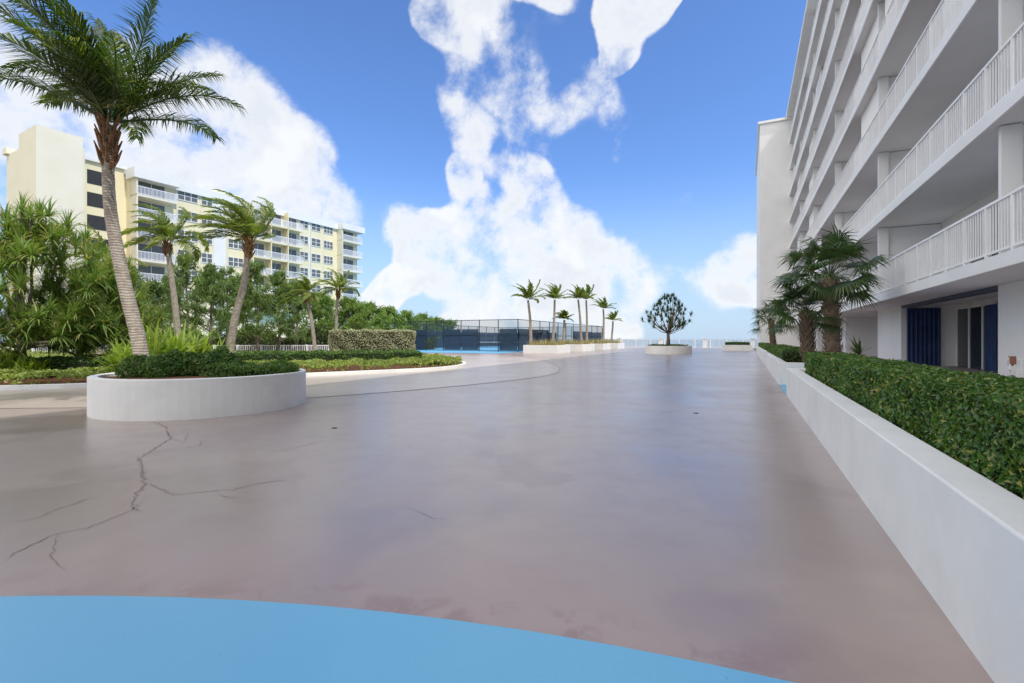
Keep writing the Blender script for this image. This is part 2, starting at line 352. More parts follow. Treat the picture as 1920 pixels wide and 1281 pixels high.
for fi,z in enumerate(FZ):
    for bi,y in enumerate(BY):
        r=rail0 if (fi==0 and bi==0) else cp(rail0,R,(0,0,0)); r.location=Vector((4.25,y,z))-off
        r=div0 if (fi==0 and bi==0) else cp(div0,R,(0,0,0)); r.location=Vector((0,y+9.4,z))-off
        r.location.x=-off.x
        r=door0 if (fi==0 and bi==0) else cp(door0,R,(0,0,0)); r.location=Vector((6.196,y+2.6,z+.03))-off
        if (fi,bi) in shutter_at:
            s_=cp(shut0,R,(0,0,0)); s_.location=Vector((4.5,y+.3+((fi*bi)%2)*5.5,z+.02))-off
shut0.location=Vector((4.5,13,FZ[3]+.02))-off
for (a,b_) in ((Y0,15.9),(24.1,27.9),(36,40.5),(49,58.25)):
    MB().box(5.6,7.298,a,b_,.432,2.815).build('pier_wall',M['stucco'],R)
MB().box(5.6,5.9,15.9,24.1,2.72,2.815).build('recess_shade_strip',M['recess_shade'],R)  # thin dark strip painted in for the shading above the patio recess
def gdoor(y0,n,pw_=1.1):
    s=MB(); 
    for i in range(n+1): s.box(7.22,7.29,y0+i*pw_,y0+i*pw_+.09,.44,2.7)
    s.box(7.22,7.29,y0+.09,y0+n*pw_,2.6,2.7)
    d=s.build('patio_door',M['white'],R); g=MB().box(7.25,7.28,y0+.03,y0+n*pw_+.05,.44,2.64).build('glass_pane',M['glass'],d,False); g.location=(0,0,0)
gdoor(17.2,6); gdoor(29.5,2); gdoor(33.2,2); gdoor(42,3)
cu=MB(); k=22
for i in range(k*2):
    x=5.75+i*.024; n=len(cu.v); ya=23.98-.04*math.sin(i*1.1); yb=23.98-.04*math.sin((i+1)*1.1)
    cu.v+=[(x,ya,.45),(x+.024,yb,.45),(x+.024,yb,2.70),(x,ya,2.70)]; cu.f.append((n,n+1,n+2,n+3))
tag(cu.build('patio_curtain',M['bluecurt']),'deep blue pleated curtain hanging at the far side of the shaded patio','curtain')
cu=MB()
for i in range(30):
    y=20.3+i*.024; n=len(cu.v); xa=7.12-.03*math.sin(i*1.1); xb=7.12-.03*math.sin((i+1)*1.1)
    cu.v+=[(xa,y,.45),(xb,y+.024,.45),(xb,y+.024,2.6),(xa,y,2.6)]; cu.f.append((n,n+1,n+2,n+3))
tag(cu.build('patio_curtain',M['bluecurt']),'narrow blue curtain in front of the dark sliding door of the shaded patio','curtain')
Wg=thing('apartment_wing','tall plain white end wing projecting at the far end of the right block','building',(10,66,0))
MB().box(1.4,22,58.302,76,-.04,24.6).build('wall',M['stucco'],Wg)
MB().box(1.2,22,58.1,76.2,24.6,24.85).build('roof',M['white'],Wg)
# ---------------- patio chair
CHX,CHY=4.62,11.95
ch=thing('patio_armchair','white patio armchair just above the hedge at the right edge','chair',(CHX,CHY,.43)); ch.scale=(.8,.8,.8)
s=MB(); s.box(-.27,.27,-.25,.25,.38,.42); s.build('seat',M['plastic'],ch,False)
for x in (-.25,.25):
    for y in (-.23,.23): MB().box(x-.025,x+.025,y-.025,y+.025,0,.38 if y<0 else .379).build('leg',M['plastic'],ch,False)
s=MB()
for i in range(6): s.box(-.24+i*.09,-.20+i*.09,.23,.26,.42,.84)
s.box(-.27,.27,.225,.265,.84,.90); s.build('backrest',M['plastic'],ch,False)
for x in (-.27,.25): MB().box(x-.02,x+.04,-.25,.24,.62,.65).box(x-.01,x+.03,-.25,-.21,.42,.62).build('armrest',M['plastic'],ch,False)
tw=MB()
for i,(y,z) in enumerate(((.20,.74),(.21,.90),(.245,.925),(.285,.90),(.30,.70))):
    for j in range(5): tw.v.append((CHX+.8*(-.24+j*.03),CHY+.8*(y+.01*math.sin(j*2+i)),.43+.8*(z+.01*math.sin(j*3+i))))
for i in range(4):
    for j in range(4): a=i*5+j; tw.f.append((a,a+1,a+6,a+5))
tag(tw.build('folded_towel',M['towel'],smooth=True),'reddish brown towel hung over the back of the white armchair','towel')
# ---------------- plants
def strap(V,Fq,o,d,L,w,up=.0,droop=1.2,seg=4,fold=0):
    d=Vector(d).normalized(); p=Vector(o); side=d.cross(Vector((0,0,1)))
    if side.length<.05: side=Vector((1,0,0))
    side.normalize(); b=len(V)
    for i in range(seg+1):
        t=i/seg; ww=w*(1-t**1.8)+.004
        V.append(tuple(p-side*ww/2)); V.append(tuple(p+side*ww/2))
        p=p+d*(L/seg); d=(d+Vector((0,0,-droop/seg*(.4+t)))).normalized()
    for i in range(seg): Fq.append((b+2*i,b+2*i+1,b+2*i+3,b+2*i+2))
def rosette(V,Fq,c,n,L,w,axis=(0,0,1),droop=1.0,emin=-.35,seg=4):
    for i in range(n):
        a=random.random()*6.283; e=emin+(1.5-emin)*random.random()
        d=Vector((math.cos(a)*math.cos(e),math.sin(a)*math.cos(e),math.sin(e)))+Vector(axis)*.35
        strap(V,Fq,c,d,L*random.uniform(.7,1.15),w,droop=droop,seg=seg)
def screw_pine(name,label,base,ros,nl,L,w,mat,bark,tr=.10,group=None,cat='tree',fork=.35,droop=1.1,emin=-.35,every=2,br=1.0):
    root=thing(name,label,cat,base,group); tb=MB(); V=[];Fq=[]; bz=Vector(base)
    zt=max(c[2] for c in ros); hh=bz.z+(zt-bz.z)*fork
    for i,c in enumerate(ros):
        c=Vector(c); hub=Vector((bz.x,bz.y,min(hh,bz.z+(c.z-bz.z)*.7))); mid=hub.lerp(c,.5)+Vector((random.uniform(-.2,.2),random.uniform(-.2,.2),-.10*(c-hub).length))
        if i%every==0: tb.tube([hub-Vector((0,0,.05)),mid,c],[tr*.6*br,tr*.4*br,tr*.3*br],6)
        out=(c-hub).normalized(); rosette(V,Fq,c,nl,L,w,out,droop,emin)
    tb.tube([bz-Vector((0,0,.1)),bz.lerp(Vector((bz.x,bz.y,hh)),.5)+Vector((.03,0,0)),Vector((bz.x,bz.y,hh))],[tr*1.6,tr*1.2,tr],8)
    tb.build('trunk',bark,root,smooth=True)
    s=MB(); s.v=V; s.f=Fq; s.build('crown',mat,root); return root
def dome(cx,dep,z0,z1,rx,ry,n,sep,fill=.6,e0=-.15):
    out=[]; tries=0
    while len(out)<n and tries<30000:
        tries+=1
        a=random.random()*6.283; e=e0+random.random()*(1.5-e0); r=random.uniform(fill,1)
        v=Vector((math.cos(a)*math.cos(e)*rx*r,math.sin(a)*math.cos(e)*ry*r,math.sin(e)*((z1-z0) if e>0 else z0-.6)*r))
        q=W(cx+v.x,dep+v.y,z0+v.z)
        if all((q-o).length>sep for o in out): out.append(q)
    return out
random.seed(3)
screw_pine('screw_pine','huge bushy screw pine with spiky leaf heads at the left edge',tuple(P(40,17.5,.1)),dome(-17.5,17.5,2.5,6.2,2.6,2.1,260,.28,.55,-.95),44,.75,.048,M['pand'],M['greybark'],.12,fork=.25,droop=1.5,every=14,emin=-.7)
screw_pine('screw_pine','shorter screw pine between the huge bushy one and the tall palm',tuple(P(150,19,.1)),dome(-16.7,19.5,2.0,4.8,2.2,1.7,180,.28,.55,-.9),40,.70,.048,M['pand'],M['greybark'],.11,fork=.25,droop=1.5,every=14,emin=-.7)
pc=W(-6.8,10.72); PR=2.02
trough('round_planter','large white round planter holding the tall leaning palm',circ(pc,PR,72),.75,.16,.68)
hedge('planter_shrub','low dark green shrub spreading over the right side of the round planter','shrub',circ(W(-6.05,11.0),1.20,30,.85),.66,.90,5500,.07,M['dkhedge'],wob=.05)
shrub('planter_shrub','taller olive green shrub left of the palm base in the round planter',W(-7.75,10.7,.66),.75,.75,.52,4200,.07,M['dkhedge'])
shrub('planter_shrub','bushy green shrub right of the palm base in the round planter',W(-6.85,11.0,.66),.78,.65,.58,4200,.07,M['hedge'])
def frond(c,az,el,L,nl,lw,ll,grav,wind,mat,parent,name='frond',mb=None,seg=14):
    d=Vector((math.cos(az)*math.cos(el),math.sin(az)*math.cos(el),math.sin(el))); p=Vector(c); pts=[p.copy()]; ds=[d.copy()]
    for i in range(seg):
        p=p+d*(L/seg); t=i/seg; d=(d+Vector((0,0,-grav/seg*(.3+1.4*t)))+Vector(wind)*(1.0/seg)*(.4+t)).normalized(); pts.append(p.copy()); ds.append(d.copy())
    own=mb is None; mb=mb or MB()
    mb.tube(pts,[.028*(1-i/seg*.85)*L/2.6 for i in range(seg+1)],3,False)
    for i in range(nl):
        t=.10+.90*i/(nl-1); x=t*seg; k=min(int(x),seg-1); fr=x-k; q=pts[k].lerp(pts[k+1],fr); dd=ds[k].lerp(ds[k+1],fr).normalized()
        sd=dd.cross(Vector((0,0,1)))
        if sd.length<.1: sd=Vector((math.sin(az),-math.cos(az),0))
        sd.normalize(); upv=sd.cross(dd).normalized(); l=ll*(math.sin(min(1,t*1.05+.12)*math.pi*.93)**.6*.85+.15)*random.uniform(.8,1.15)
        for sg in (-1,1):
            ld=(sd*sg*(.85-.3*t)+dd*(.6+.5*t)+upv*.2+Vector((random.uniform(-.2,.2),random.uniform(-.2,.2),random.uniform(-.2,.2)))).normalized()
            ww=lw*.5; wv=dd.cross(ld).cross(ld).normalized() if dd.cross(ld).length>.01 else upv
            m_=q+ld*l*.5; ld2=(ld+Vector((0,0,-.85))+Vector(wind)*.45).normalized(); e=m_+ld2*l*.5; b=len(mb.v)
            mb.v+=[tuple(q-wv*ww*.6),tuple(q+wv*ww*.6),tuple(m_+wv*ww),tuple(m_-wv*ww),tuple(e)]
            mb.f+=[(b,b+1,b+2,b+3),(b+3,b+2,b+4)]
    return mb.build(name,mat,parent) if own else mb
def spline(pts,n):
    out=[]; k=len(pts)
    for i in range(n+1):
        x=i/n*(k-1); j=min(int(x),k-2); t=x-j; p0=pts[max(j-1,0)];p1=pts[j];p2=pts[j+1];p3=pts[min(j+2,k-1)]
        out.append(.5*((2*p1)+(p2-p0)*t+(2*p0-5*p1+4*p2-p3)*t*t+(3*p1-p0-3*p2+p3)*t**3))
    return out
def palm(label,path,r0,r1,nf,L,nl,lw,ll,wind,mat,group=None,parts=False,grav=.9,bark='palmtrunk',boots=True,emin=-.35,emax=1.35,azr=.25):
    path=[Vector(p) for p in path]; root=thing('palm_tree',label,'palm tree',tuple(path[0]),group)
    pts=spline(path,max(8,len(path)*8)); n=len(pts); MB().tube(pts,[(r0*(1.25-.25*min(1,i/5))*(1-i/n)+r1*(i/n))*(1+.025*math.sin(i*2.1)) for i in range(n)],14).build('trunk',M[bark],root,smooth=True)
    top=pts[-1]
    if boots:
        b=MB(); 
        for i in range(34):
            a=i*2.4; z=-.95*(1-i/34)*L/2.6; c=top+Vector((math.cos(a)*r1*.7,math.sin(a)*r1*.7,z)); b.tube([c,c+Vector((math.cos(a)*r1*.8,math.sin(a)*r1*.8,.16*L/2.6)),c+Vector((math.cos(a)*r1*1.6,math.sin(a)*r1*1.6,.38*L/2.6))],[r1*.42,r1*.34,r1*.12],5)
        b.build('leaf_bases',M['boot'],root)
    mb=None if parts else MB()
    for i in range(nf):
        az=i*2.39996+random.uniform(-azr,azr); el=emax-(emax-emin)*((i+.5)/nf)**.9+random.uniform(-azr,azr)*.4
        c=top+Vector((math.cos(az)*.1,math.sin(az)*.1,.1+.1*(1-i/nf)))
        frond(c,az,el,L*random.uniform(.8,1.12),nl,lw,ll,grav*random.uniform(.7,1.35),wind,mat,root,mb=mb)
    if not parts: mb.build('crown',mat,root)
    return root
wl=lambda k,u=0: tuple(W(-k,0,u))
random.seed(15)
palm('tall leaning coconut palm in the large round planter on the left',[P(272,10.7,.62),PZ(258,630,10.8),PZ(240,560,10.85),PZ(222,480,10.9),PZ(208,400,10.9),PZ(203,330,10.9),PZ(203,235,10.9)],.15,.108,28,2.8,96,.025,.82,wl(.5,.1),M['frond'],parts=True,grav=1.05,emin=.50,azr=.45)
G1='windblown palms behind the planting bed'
palm('windblown palm with curved trunk, tallest of the group behind the planting bed',[P(428,22,.2),PZ(440,600,22),PZ(458,530,22),PZ(466,450,22)],.18,.12,26,2.4,50,.045,.65,wl(2.6,.5),M['frondy'],G1,grav=1.0,emin=.1,azr=.5)
palm('windblown palm with drooping crown before the near end of the cream building',[P(338,26,.2),PZ(328,570,26),PZ(320,510,26),PZ(314,455,26)],.17,.11,22,2.2,42,.05,.65,wl(2.0),M['frondy'],G1,grav=1.6,azr=.5,emin=-.1)
palm('small palm left of the silver hedge with trunk leaning right',[P(592,37,.2),PZ(584,600,37),PZ(574,552,37)],.15,.11,18,1.9,28,.08,.5,wl(1.6),M['frondy'],G1,grav=1.4,azr=.5)
palm('small upright palm just above the left end of the silver hedge',[P(629,40,.2),PZ(631,590,40),PZ(634,545,40)],.14,.1,18,2.0,28,.08,.5,wl(1.5,.2),M['frondy'],G1,grav=1.2,azr=.5,emin=0)
palm('slim grey palm leaning out beside the shorter screw pine',[P(192,23,.2),PZ(172,605,23),PZ(170,560,23),PZ(190,500,23)],.14,.10,14,2.0,30,.07,.5,wl(1.6),M['frondy'],G1,grav=1.4)
G2='palms in the row of white planter boxes'
for (px,py,dep,bpx,lb_,L) in ((990,563,51,996,'first palm of the row beside the court, nearest the court corner',2.1),(1040,562,57,1036,'second palm in the row beside the court fence',1.9),(1058,600,58,1056,'low short palm between the second and third tall palms by the court',1.2),
    (1084,562,60,1090,'left palm of the close pair in the middle of the court row',1.9),(1099,563,64,1100,'right palm of the close pair in the middle of the court row',1.9),(1131,580,69,1131,'palm right of the close pair in the court row',1.8),(1149,602,79,1146,'farthest smallest palm of the court row towards the sea',1.5)):
    palm(lb_,[P(bpx,dep,.6),PZ((px+bpx)/2+1,600,dep),PZ(px,py,dep)] if py<600 else [P(bpx,dep,.6),PZ(px,py+8,dep),PZ(px,py,dep)],.17,.11,17,L,24,.11,.55,wl(1.0,.5),M['frondy'],G2,grav=1.1,boots=False,emin=.2,azr=.5)
def fan_palm(label,base,top,r,n,R_,mat,nseg=24):
    root=thing('fan_palm',label,'palm tree',tuple(base)); base=Vector(base);top=Vector(top)
    MB().tube([base,base.lerp(top,.5)+Vector((.02,.03,0)),top],[r*1.05,r,r*.9],14).build('trunk',M['darktrunk'],root,smooth=True)
    b=MB()
    for i in range(110):
        t=i/110; c=base.lerp(top,.1+.9*t); a=i*2.4; o=Vector((math.cos(a),math.sin(a),0)); b.tube([c+o*r*.8,c+o*r*1.2+Vector((0,0,.08)),c+o*r*random.uniform(1.25,1.6)+Vector((0,0,.2))],[.03,.022,.006],4)
    b.build('leaf_bases',M['darktrunk'],root)
    mb=MB()
    for i in range(n):
        az=i*2.4+random.uniform(-.4,.4); el=1.35-1.85*(i/n)**.9+random.uniform(-.2,.2); d=Vector((math.cos(az)*math.cos(el),math.sin(az)*math.cos(el),math.sin(el)))
        pl=R_*random.uniform(.40,.72); c=top+d*pl+Vector((0,0,-.10*pl)); mb.tube([top,top+d*pl*.5+Vector((0,0,.03)),c],[.018,.013,.01],3,False)
        d2=(d+Vector((0,0,-.3))+Vector(wl(.25))).normalized(); sd=d2.cross(Vector((0,0,1)))
        if sd.length<.1: sd=Vector((1,0,0))
        sd.normalize(); tw_=random.uniform(-.7,.7); up=sd.cross(d2).normalized(); sd=(sd*math.cos(tw_)+up*math.sin(tw_)).normalized(); up=sd.cross(d2).normalized(); fl=R_*random.uniform(.45,.62)
        for j in range(nseg):
            a=(j/(nseg-1)-.5)*3.4; dd=(d2*math.cos(a)+sd*math.sin(a)+up*(.25-.12*abs(a))).normalized(); wv=dd.cross(up).normalized()*fl*.030
            l_=fl*random.uniform(.8,1.12)*(1-.12*abs(a)/2); m_=c+dd*l_*.5; e=m_+(dd+Vector((0,0,-random.uniform(.4,1.3)))).normalized()*l_*.5; k=len(mb.v)
            mb.v+=[tuple(c-wv*.3),tuple(c+wv*.3),tuple(m_+wv),tuple(m_-wv),tuple(e)]; mb.f+=[(k,k+1,k+2,k+3),(k+3,k+2,k+4)]
    mb.build('crown',mat,root); return root
random.seed(5)
fan_palm('taller dark fan palm in front of the right building',(2.55,18.5,.6),PZ(1555,520,15.4),.21,33,1.65,M['fan'])
fan_palm('shorter fan palm left of and behind the taller one',(1.92,19.1,.6),PZ(1512,585,16.2),.18,26,1.4,M['fan'])
fan_palm('small distant fan palm at the foot of the far white wing',(1.45,31,.6),(1.3,31,2.5),.12,24,1.35,M['fan'],16)
pt=thing('potted_plant','leafy potted plant on the patio behind the taller fan palm','plant',(4.3,24.6,.43))
MB().tube([(0,0,0),(0,0,.35),(0,0,.4)],[.15,.2,.22],14).build('pot',M['terracotta'],pt,False)
V=[];Fq=[]; 
for i in range(26): a=random.random()*6.28; e=random.uniform(.5,1.4); strap(V,Fq,(0,0,.4),(math.cos(a)*math.cos(e),math.sin(a)*math.cos(e),math.sin(e)),random.uniform(.5,.95),.09,droop=.9)
s=MB(); s.v=V; s.f=Fq; s.build('foliage',M['fan'],pt,False)
tc=W(15.8,48.6); trough('round_planter','far white round planter holding a lone dark tree mid deck',circ(tc,2.27,56),.78,.18,.7)
hedge('ground_plants','low dark ground plants inside the far round planter','shrub',circ(tc,1.9,24),.68,.86,900,.13,M['dkhedge'])
random.seed(31)
ros=[]; tr_=0; lob=[(random.random()*6.283,random.uniform(.1,.75),random.uniform(.95,1.15)) for _ in range(10)]
while len(ros)<100 and tr_<40000:
    tr_+=1; t=random.random(); z=2.5+3.3*t; rmax=2.45*math.sqrt(max(0,1-t**1.7))*(1 if t>.08 else .9)+.15; a=random.random()*6.283
    f_=max([.84]+[m_ for (la,lt,m_) in lob if abs((a-la+3.1416)%6.283-3.1416)<.5 and abs(t-lt)<.15]); r=rmax*f_*random.uniform(.5,1.02)
    q=W(15.9+math.cos(a)*r,48.6+math.sin(a)*r,z)
    if all((q-o).length>.34 for o in ros): ros.append(q)
screw_pine('screw_pine','lone dark rounded screw pine in the far round planter',tuple(W(15.8,48.6,.7)),ros,28,.48,.075,M['panddark'],M['darktrunk'],.14,fork=.28,droop=1.0,emin=-.5,every=3,br=.6)
# ---------------- planting bed
bed=[(-40,13.0),(-22,13.2),(-14.6,13.6),(-11.5,15.6),(-8.9,18.4),(-5.8,20.6),(-3.6,22.4),(-2.5,25),(-2.7,29),(-5.5,34),(-10,40),(-18,43),(-60,43)]
bw=[tuple(W(*p)[:2]) for p in smooth(bed,2)]
trough('planting_bed','broad curved planting bed with low white kerb on the left',bw,.14,.16,.12,'planting bed')
bi=[tuple(W(*p)[:2]) for p in smooth([(p[0]-.25 if p[0]>-15 else p[0],p[1]+.35 if p[1]<25 else p[1]-.3) for p in bed],2)]
p_,n_=hedge_pts(bi,.12,.40,85000,.07,near=17); V,Fc=leaves(p_,n_,.125,.6,.6); 
tag(npmesh('ground_cover',V,Fc,M['cover']),'pale green creeping ground cover filling the curved bed','ground cover',kind='stuff')
def strip(pts,w):
    c=[Vector(W(*p)[:2]) for p in pts]; l=[];r=[]
    for i,p in enumerate(c):
        d=(c[min(i+1,len(c)-1)]-c[max(i-1,0)]).normalized(); n=Vector((-d.y,d.x))*w/2; l.append(tuple(p+n)); r.append(tuple(p-n))
    return l+r[::-1]
hedge('low_hedge','dark low clipped hedge curving in front of the silver hedge','hedge',strip([(-17,22),(-12,24.6),(-8,26.4),(-5.2,27.2)],2.2),.12,.80,12000,.11,M['dkhedge'])
hedge('low_hedge','low green hedge in the bed left of the round planter','hedge',strip([(-26,18.0),(-19,18.0),(-14.5,18.6)],2.0),.12,.75,11000,.10,M['dkhedge'])
hedge('low_hedge','pale clipped hedge mound at the right tip of the curved bed','hedge',circ(W(-4.6,26),1.5,24,1.1),.12,.46,3500,.1,M['cover'])
hedge('silver_hedge','tall silvery grey clipped hedge with flat top in the middle of the bed','hedge',[tuple(W(-9.6+3.0*math.cos(a)*(1 if abs(math.cos(a))<.8 else .97),33+1.7*math.sin(a))[:2]) for a in [i*math.pi/20 for i in range(40)]],.12,2.05,17000,.10,M['silver'],wob=.05)
random.seed(21)
for i,(px,dep,z,L,lb_) in enumerate(((240,16.5,.2,1.6,'lime strap leaf clump just left of the tall palm trunk'),(295,15.5,.2,2.1,'lime strap leaf clump right behind the tall palm trunk'),(345,16.5,.2,2.1,'lime strap leaf clump right of the tall palm trunk, middle one'),(388,17,.2,1.6,'lime strap leaf clump farthest right of the tall palm trunk'),
     (5,16.8,.2,1.1,'yellow green strap leaf clump at the left edge under the screw pine'),(50,16.8,.2,.8,'small yellow green clump second from the left edge'))):
    r_=thing('strap_leaf_plant',lb_,'plant',tuple(P(px,dep,z)),'lime strap leaf clumps'); V=[];Fq=[]
    for j in range(230): a=random.random()*6.28; e=random.uniform(.2,1.4); strap(V,Fq,(random.uniform(-.5,.5),random.uniform(-.4,.4),random.uniform(0,.42)*L),(math.cos(a)*math.cos(e),math.sin(a)*math.cos(e),math.sin(e)),L*random.uniform(.35,.7),.10,droop=1.2)
    s=MB(); s.v=V; s.f=Fq; s.build('foliage',M['lily'],r_,False)
# ---------------- pines
def pine_mesh(h,rad,seed,n=60,size=.42,wd=.09,feather=False):
    r=random.Random(seed); pts=[]; tb=MB(); tb.tube([(0,0,-.1),(r.uniform(-.1,.1),.1,h*.4),(r.uniform(-.3,.3),0,h*.93)],[.16,.1,.02],7)
    for i in range(n):
        t=r.random()**.8; z=h*(.14+.84*t); rr=rad*(1-t)**.55*r.uniform(.5,1.2)+.15; a=r.random()*6.283
        e=Vector((math.cos(a)*rr,math.sin(a)*rr,z+rr*r.uniform(0,.6))); s0=Vector((0,0,z*.93))
        if i%2==0: tb.tube([s0,s0.lerp(e,.5)+Vector((0,0,.05)),e],[.04,.025,.01],4,False)
        g=.14 if feather else .16
        for k in range(60):
            q=s0.lerp(e,r.uniform(.3,1.1)**.7)+Vector((r.gauss(0,g),r.gauss(0,g),r.gauss(0,g))); pts.append(q); 
    p=np.array(pts); n_=len(p); rg=np.random.default_rng(seed)
    t=norm(np.c_[rg.normal(0,.5,n_)-.4,rg.normal(0,.5,n_),rg.normal(.15,.7,n_)]); b=norm(np.cross(t,rg.normal(size=(n_,3)))); L=(size*(.5+.8*rg.random(n_)))[:,None]
    V=np.empty((n_,4,3)); V[:,0]=p-t*L/2; V[:,1]=p+b*L*wd; V[:,2]=p+t*L/2; V[:,3]=p-b*L*wd
    return tb,V.reshape(-1,3),np.arange(4*n_).reshape(n_,4)
pines=[(245,40,500,'p','feathery pine just right of the tall palm trunk'),(285,36,530,'p','shorter feathery pine under the drooping palm crown'),(350,42,475,'p','tall feathery pine right of the drooping palm'),(395,38,498,'p','feathery pine immediately left of the curved palm trunk'),(425,45,500,'p','feathery pine right behind the curved palm trunk'),(482,40,490,'p','tallest feathery pine right of the curved palm trunk'),(522,43,508,'p','feathery pine midway between curved palm and small palms'),(556,46,525,'p','feathery pine left of the small leaning palm'),
 (600,50,548,'b','rounded bright green tree between the two small palms'),(655,48,560,'b','bright green tree behind the silver hedge'),(692,52,570,'b','bright green tree below the right end of the cream building'),(728,60,578,'b','bright tree at the left of the low tree line behind the court'),(762,68,584,'b','tree in the middle of the low tree line behind the court'),(793,76,590,'b','small tree near the right end of the tree line behind the court'),(818,84,596,'b','next to last small tree of the line behind the court fence'),(842,86,602,'b','last tiny tree at the right end of the line behind the court fence'),
 (205,34,535,'p','feathery pine left of the tall palm trunk, behind the leaning grey palm'),(120,36,550,'p','feathery pine mostly hidden behind the screw pines'),(318,52,515,'p','pine set back behind the drooping palm trunk'),(455,54,515,'p','pine set back directly behind the curved palm trunk')]
for i,(px,dep,py,kd,lb_) in enumerate(pines):
    h=H+(635-py)/F*dep; tb,V,Fc=pine_mesh(h,(2.1 if kd=='p' else 3.4)*(h/8)**.5,i+40,64 if kd=='p' else 80,.60 if kd=='p' else .5,.06 if kd=='p' else .1,kd=='p')
    r_=thing('pine_tree' if kd=='p' else 'leafy_tree',lb_,'tree',tuple(P(px,dep,-.05)),'background trees'); tb.build('trunk',M['greybark'],r_,False); npmesh('crown',V,Fc,M['pine' if kd=='p' else 'pine2'],r_,False)
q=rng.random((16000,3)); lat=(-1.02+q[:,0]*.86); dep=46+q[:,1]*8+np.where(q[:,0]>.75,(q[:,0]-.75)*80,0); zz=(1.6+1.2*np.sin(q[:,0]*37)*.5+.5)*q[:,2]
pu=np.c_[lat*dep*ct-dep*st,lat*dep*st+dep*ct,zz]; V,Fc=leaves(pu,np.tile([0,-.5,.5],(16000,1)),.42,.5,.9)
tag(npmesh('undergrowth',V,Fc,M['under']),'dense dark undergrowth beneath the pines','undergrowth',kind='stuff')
# ---------------- white picket fence
def pfence(label,a,b,h,z,name='picket_fence',step=.16,pst=2.0,cat='fence',mat='rail'):
    a=Vector(a);b=Vector(b); d=b-a; L=d.length; r_=thing(name,label,cat,(a.x,a.y,z),rz=math.atan2(d.y,d.x))
    MB().box(0,L,-.03,.03,h-.07,h).box(0,L,-.025,.025,.1,.16).build('rail',M[mat],r_,False)
    s=MB(); x=0
    while x<L: s.box(x,x+.05,-.02,.02,.16,h-.07); x+=step
    s.build('pickets',M[mat],r_,False)
    po=MB().box(0,.12,-.07,.07,0,h+.04).build('post',M[mat],r_,False); x=pst
    while x<=L: cp(po,r_,(x,0,0)); x+=pst
    return r_
pfence('low white picket fence behind the bed at the far left',P(60,41,0)[:2],P(215,42,0)[:2],.9,0)
pfence('low white picket fence between the curved palm and the silver hedge',P(400,43.5,0)[:2],P(625,45,0)[:2],.9,0)
sr=pfence('long white railing at the sea end of the deck',(-58,84.5),(1.0,84.5),1.35,0,'sea_railing',.18,2.4)
for i in range(9):
    t=thing('railing_pillar','square white capped pillar in the sea railing','pillar',(-55+i*7.0,84.5,0),'pillars of the sea railing')
    MB().box(-.3,.3,-.3,.3,0,1.5).build('shaft',M['white'],t,False); MB().box(-.38,.38,-.38,.38,1.5,1.6).build('cap',M['white'],t,False)
# ---------------- court fence
def cfence(label,a,b,h,npanel,screen):
    a=Vector(a);b=Vector(b); d=b-a; L=d.length; r_=thing('court_fence',label,'fence',(a.x,a.y,0),rz=math.atan2(d.y,d.x))
    for i in range(npanel+1): x=L*i/npanel; MB().tube([(x,0,0),(x,0,h+.05)],.05,8).build('post',M['black'],r_,False)
    MB().tube([(0,0,h),(L,0,h)],.035,6).tube([(0,0,.1),(L,0,.1)],.03,6).tube([(0,0,h*.52),(L,0,h*.52)],.022,6).build('rails',M['black'],r_,False)
    MB().box(.05,L-.05,-.004,.004,.1,h).build('chain_link',M['mesh'],r_,False)
    for i in screen: MB().box(L*i/npanel+.12,L*(i+1)/npanel-.12,.02,.03,.15,2.6).build('windscreen',M['navy'],r_,False)
    return r_
X0,X1,YA,YB=-43.,-23.,48.8,84.
cfence('black chain link court fence with dark windscreens facing the camera',(X0,YA),(X1,YA),3.66,8,(0,1,2,4,5,7))
cfence('black chain link court fence side running back beside the palm planters',(X1,YA),(X1,YB),3.66,11,(0,1,2,6,7,8))
cfence('far black court fence seen through the near one',(X0,YB),(X1,YB),3.66,7,(0,1,2,3,6))
cfence('left black court fence side below the tree line',(X0,YA),(X0,YB),3.66,11,range(11))
net=thing('tennis_net','dark tennis net with white band across the court','net',(-33,66,0)); MB().box(-5.5,5.5,-.01,.01,.05,.9).build('netting',M['mesh'],net,False); MB().box(-5.5,5.5,-.02,.02,.9,.97).build('band',M['white'],net,False)
for x in (-5.5,5.5): MB().tube([(x,0,0),(x,0,1.0)],.05,8).build('post',M['black'],net,False)
for i,(y0,y1,lb_) in enumerate(((45.6,49.5,'nearest white planter box in the row beside the court fence'),(54,59,'second white planter box in the row beside the court fence'),(63,67,'third white planter box in the row beside the court fence'),(71,75.5,'farthest white planter box in the row beside the court fence'))):
    trough('planter_box',lb_,[(-20.9,y0),(-17.1,y0),(-17.1,y1),(-20.9,y1)],.82,.2,.7,group='white planter boxes beside the court')
    V=[];Fq=[]; g_=thing('ornamental_grass','clump of golden ornamental grass in the %s planter box'%('nearest','second','third','farthest')[i],'grass',(-19,(y0+y1)/2,.7),'golden grass clumps')
    for j in range(420):
        a=random.random()*6.28; e=random.uniform(.5,1.5); strap(V,Fq,(random.uniform(-1.6,1.6),random.uniform(-(y1-y0)/2+.3,(y1-y0)/2-.3),0),(math.cos(a)*math.cos(e),math.sin(a)*math.cos(e),math.sin(e)),random.uniform(.5,1.0),.06,droop=1.0,seg=3)
    s=MB(); s.v=V; s.f=Fq; s.build('foliage',M['mulchgrass'],g_,False)
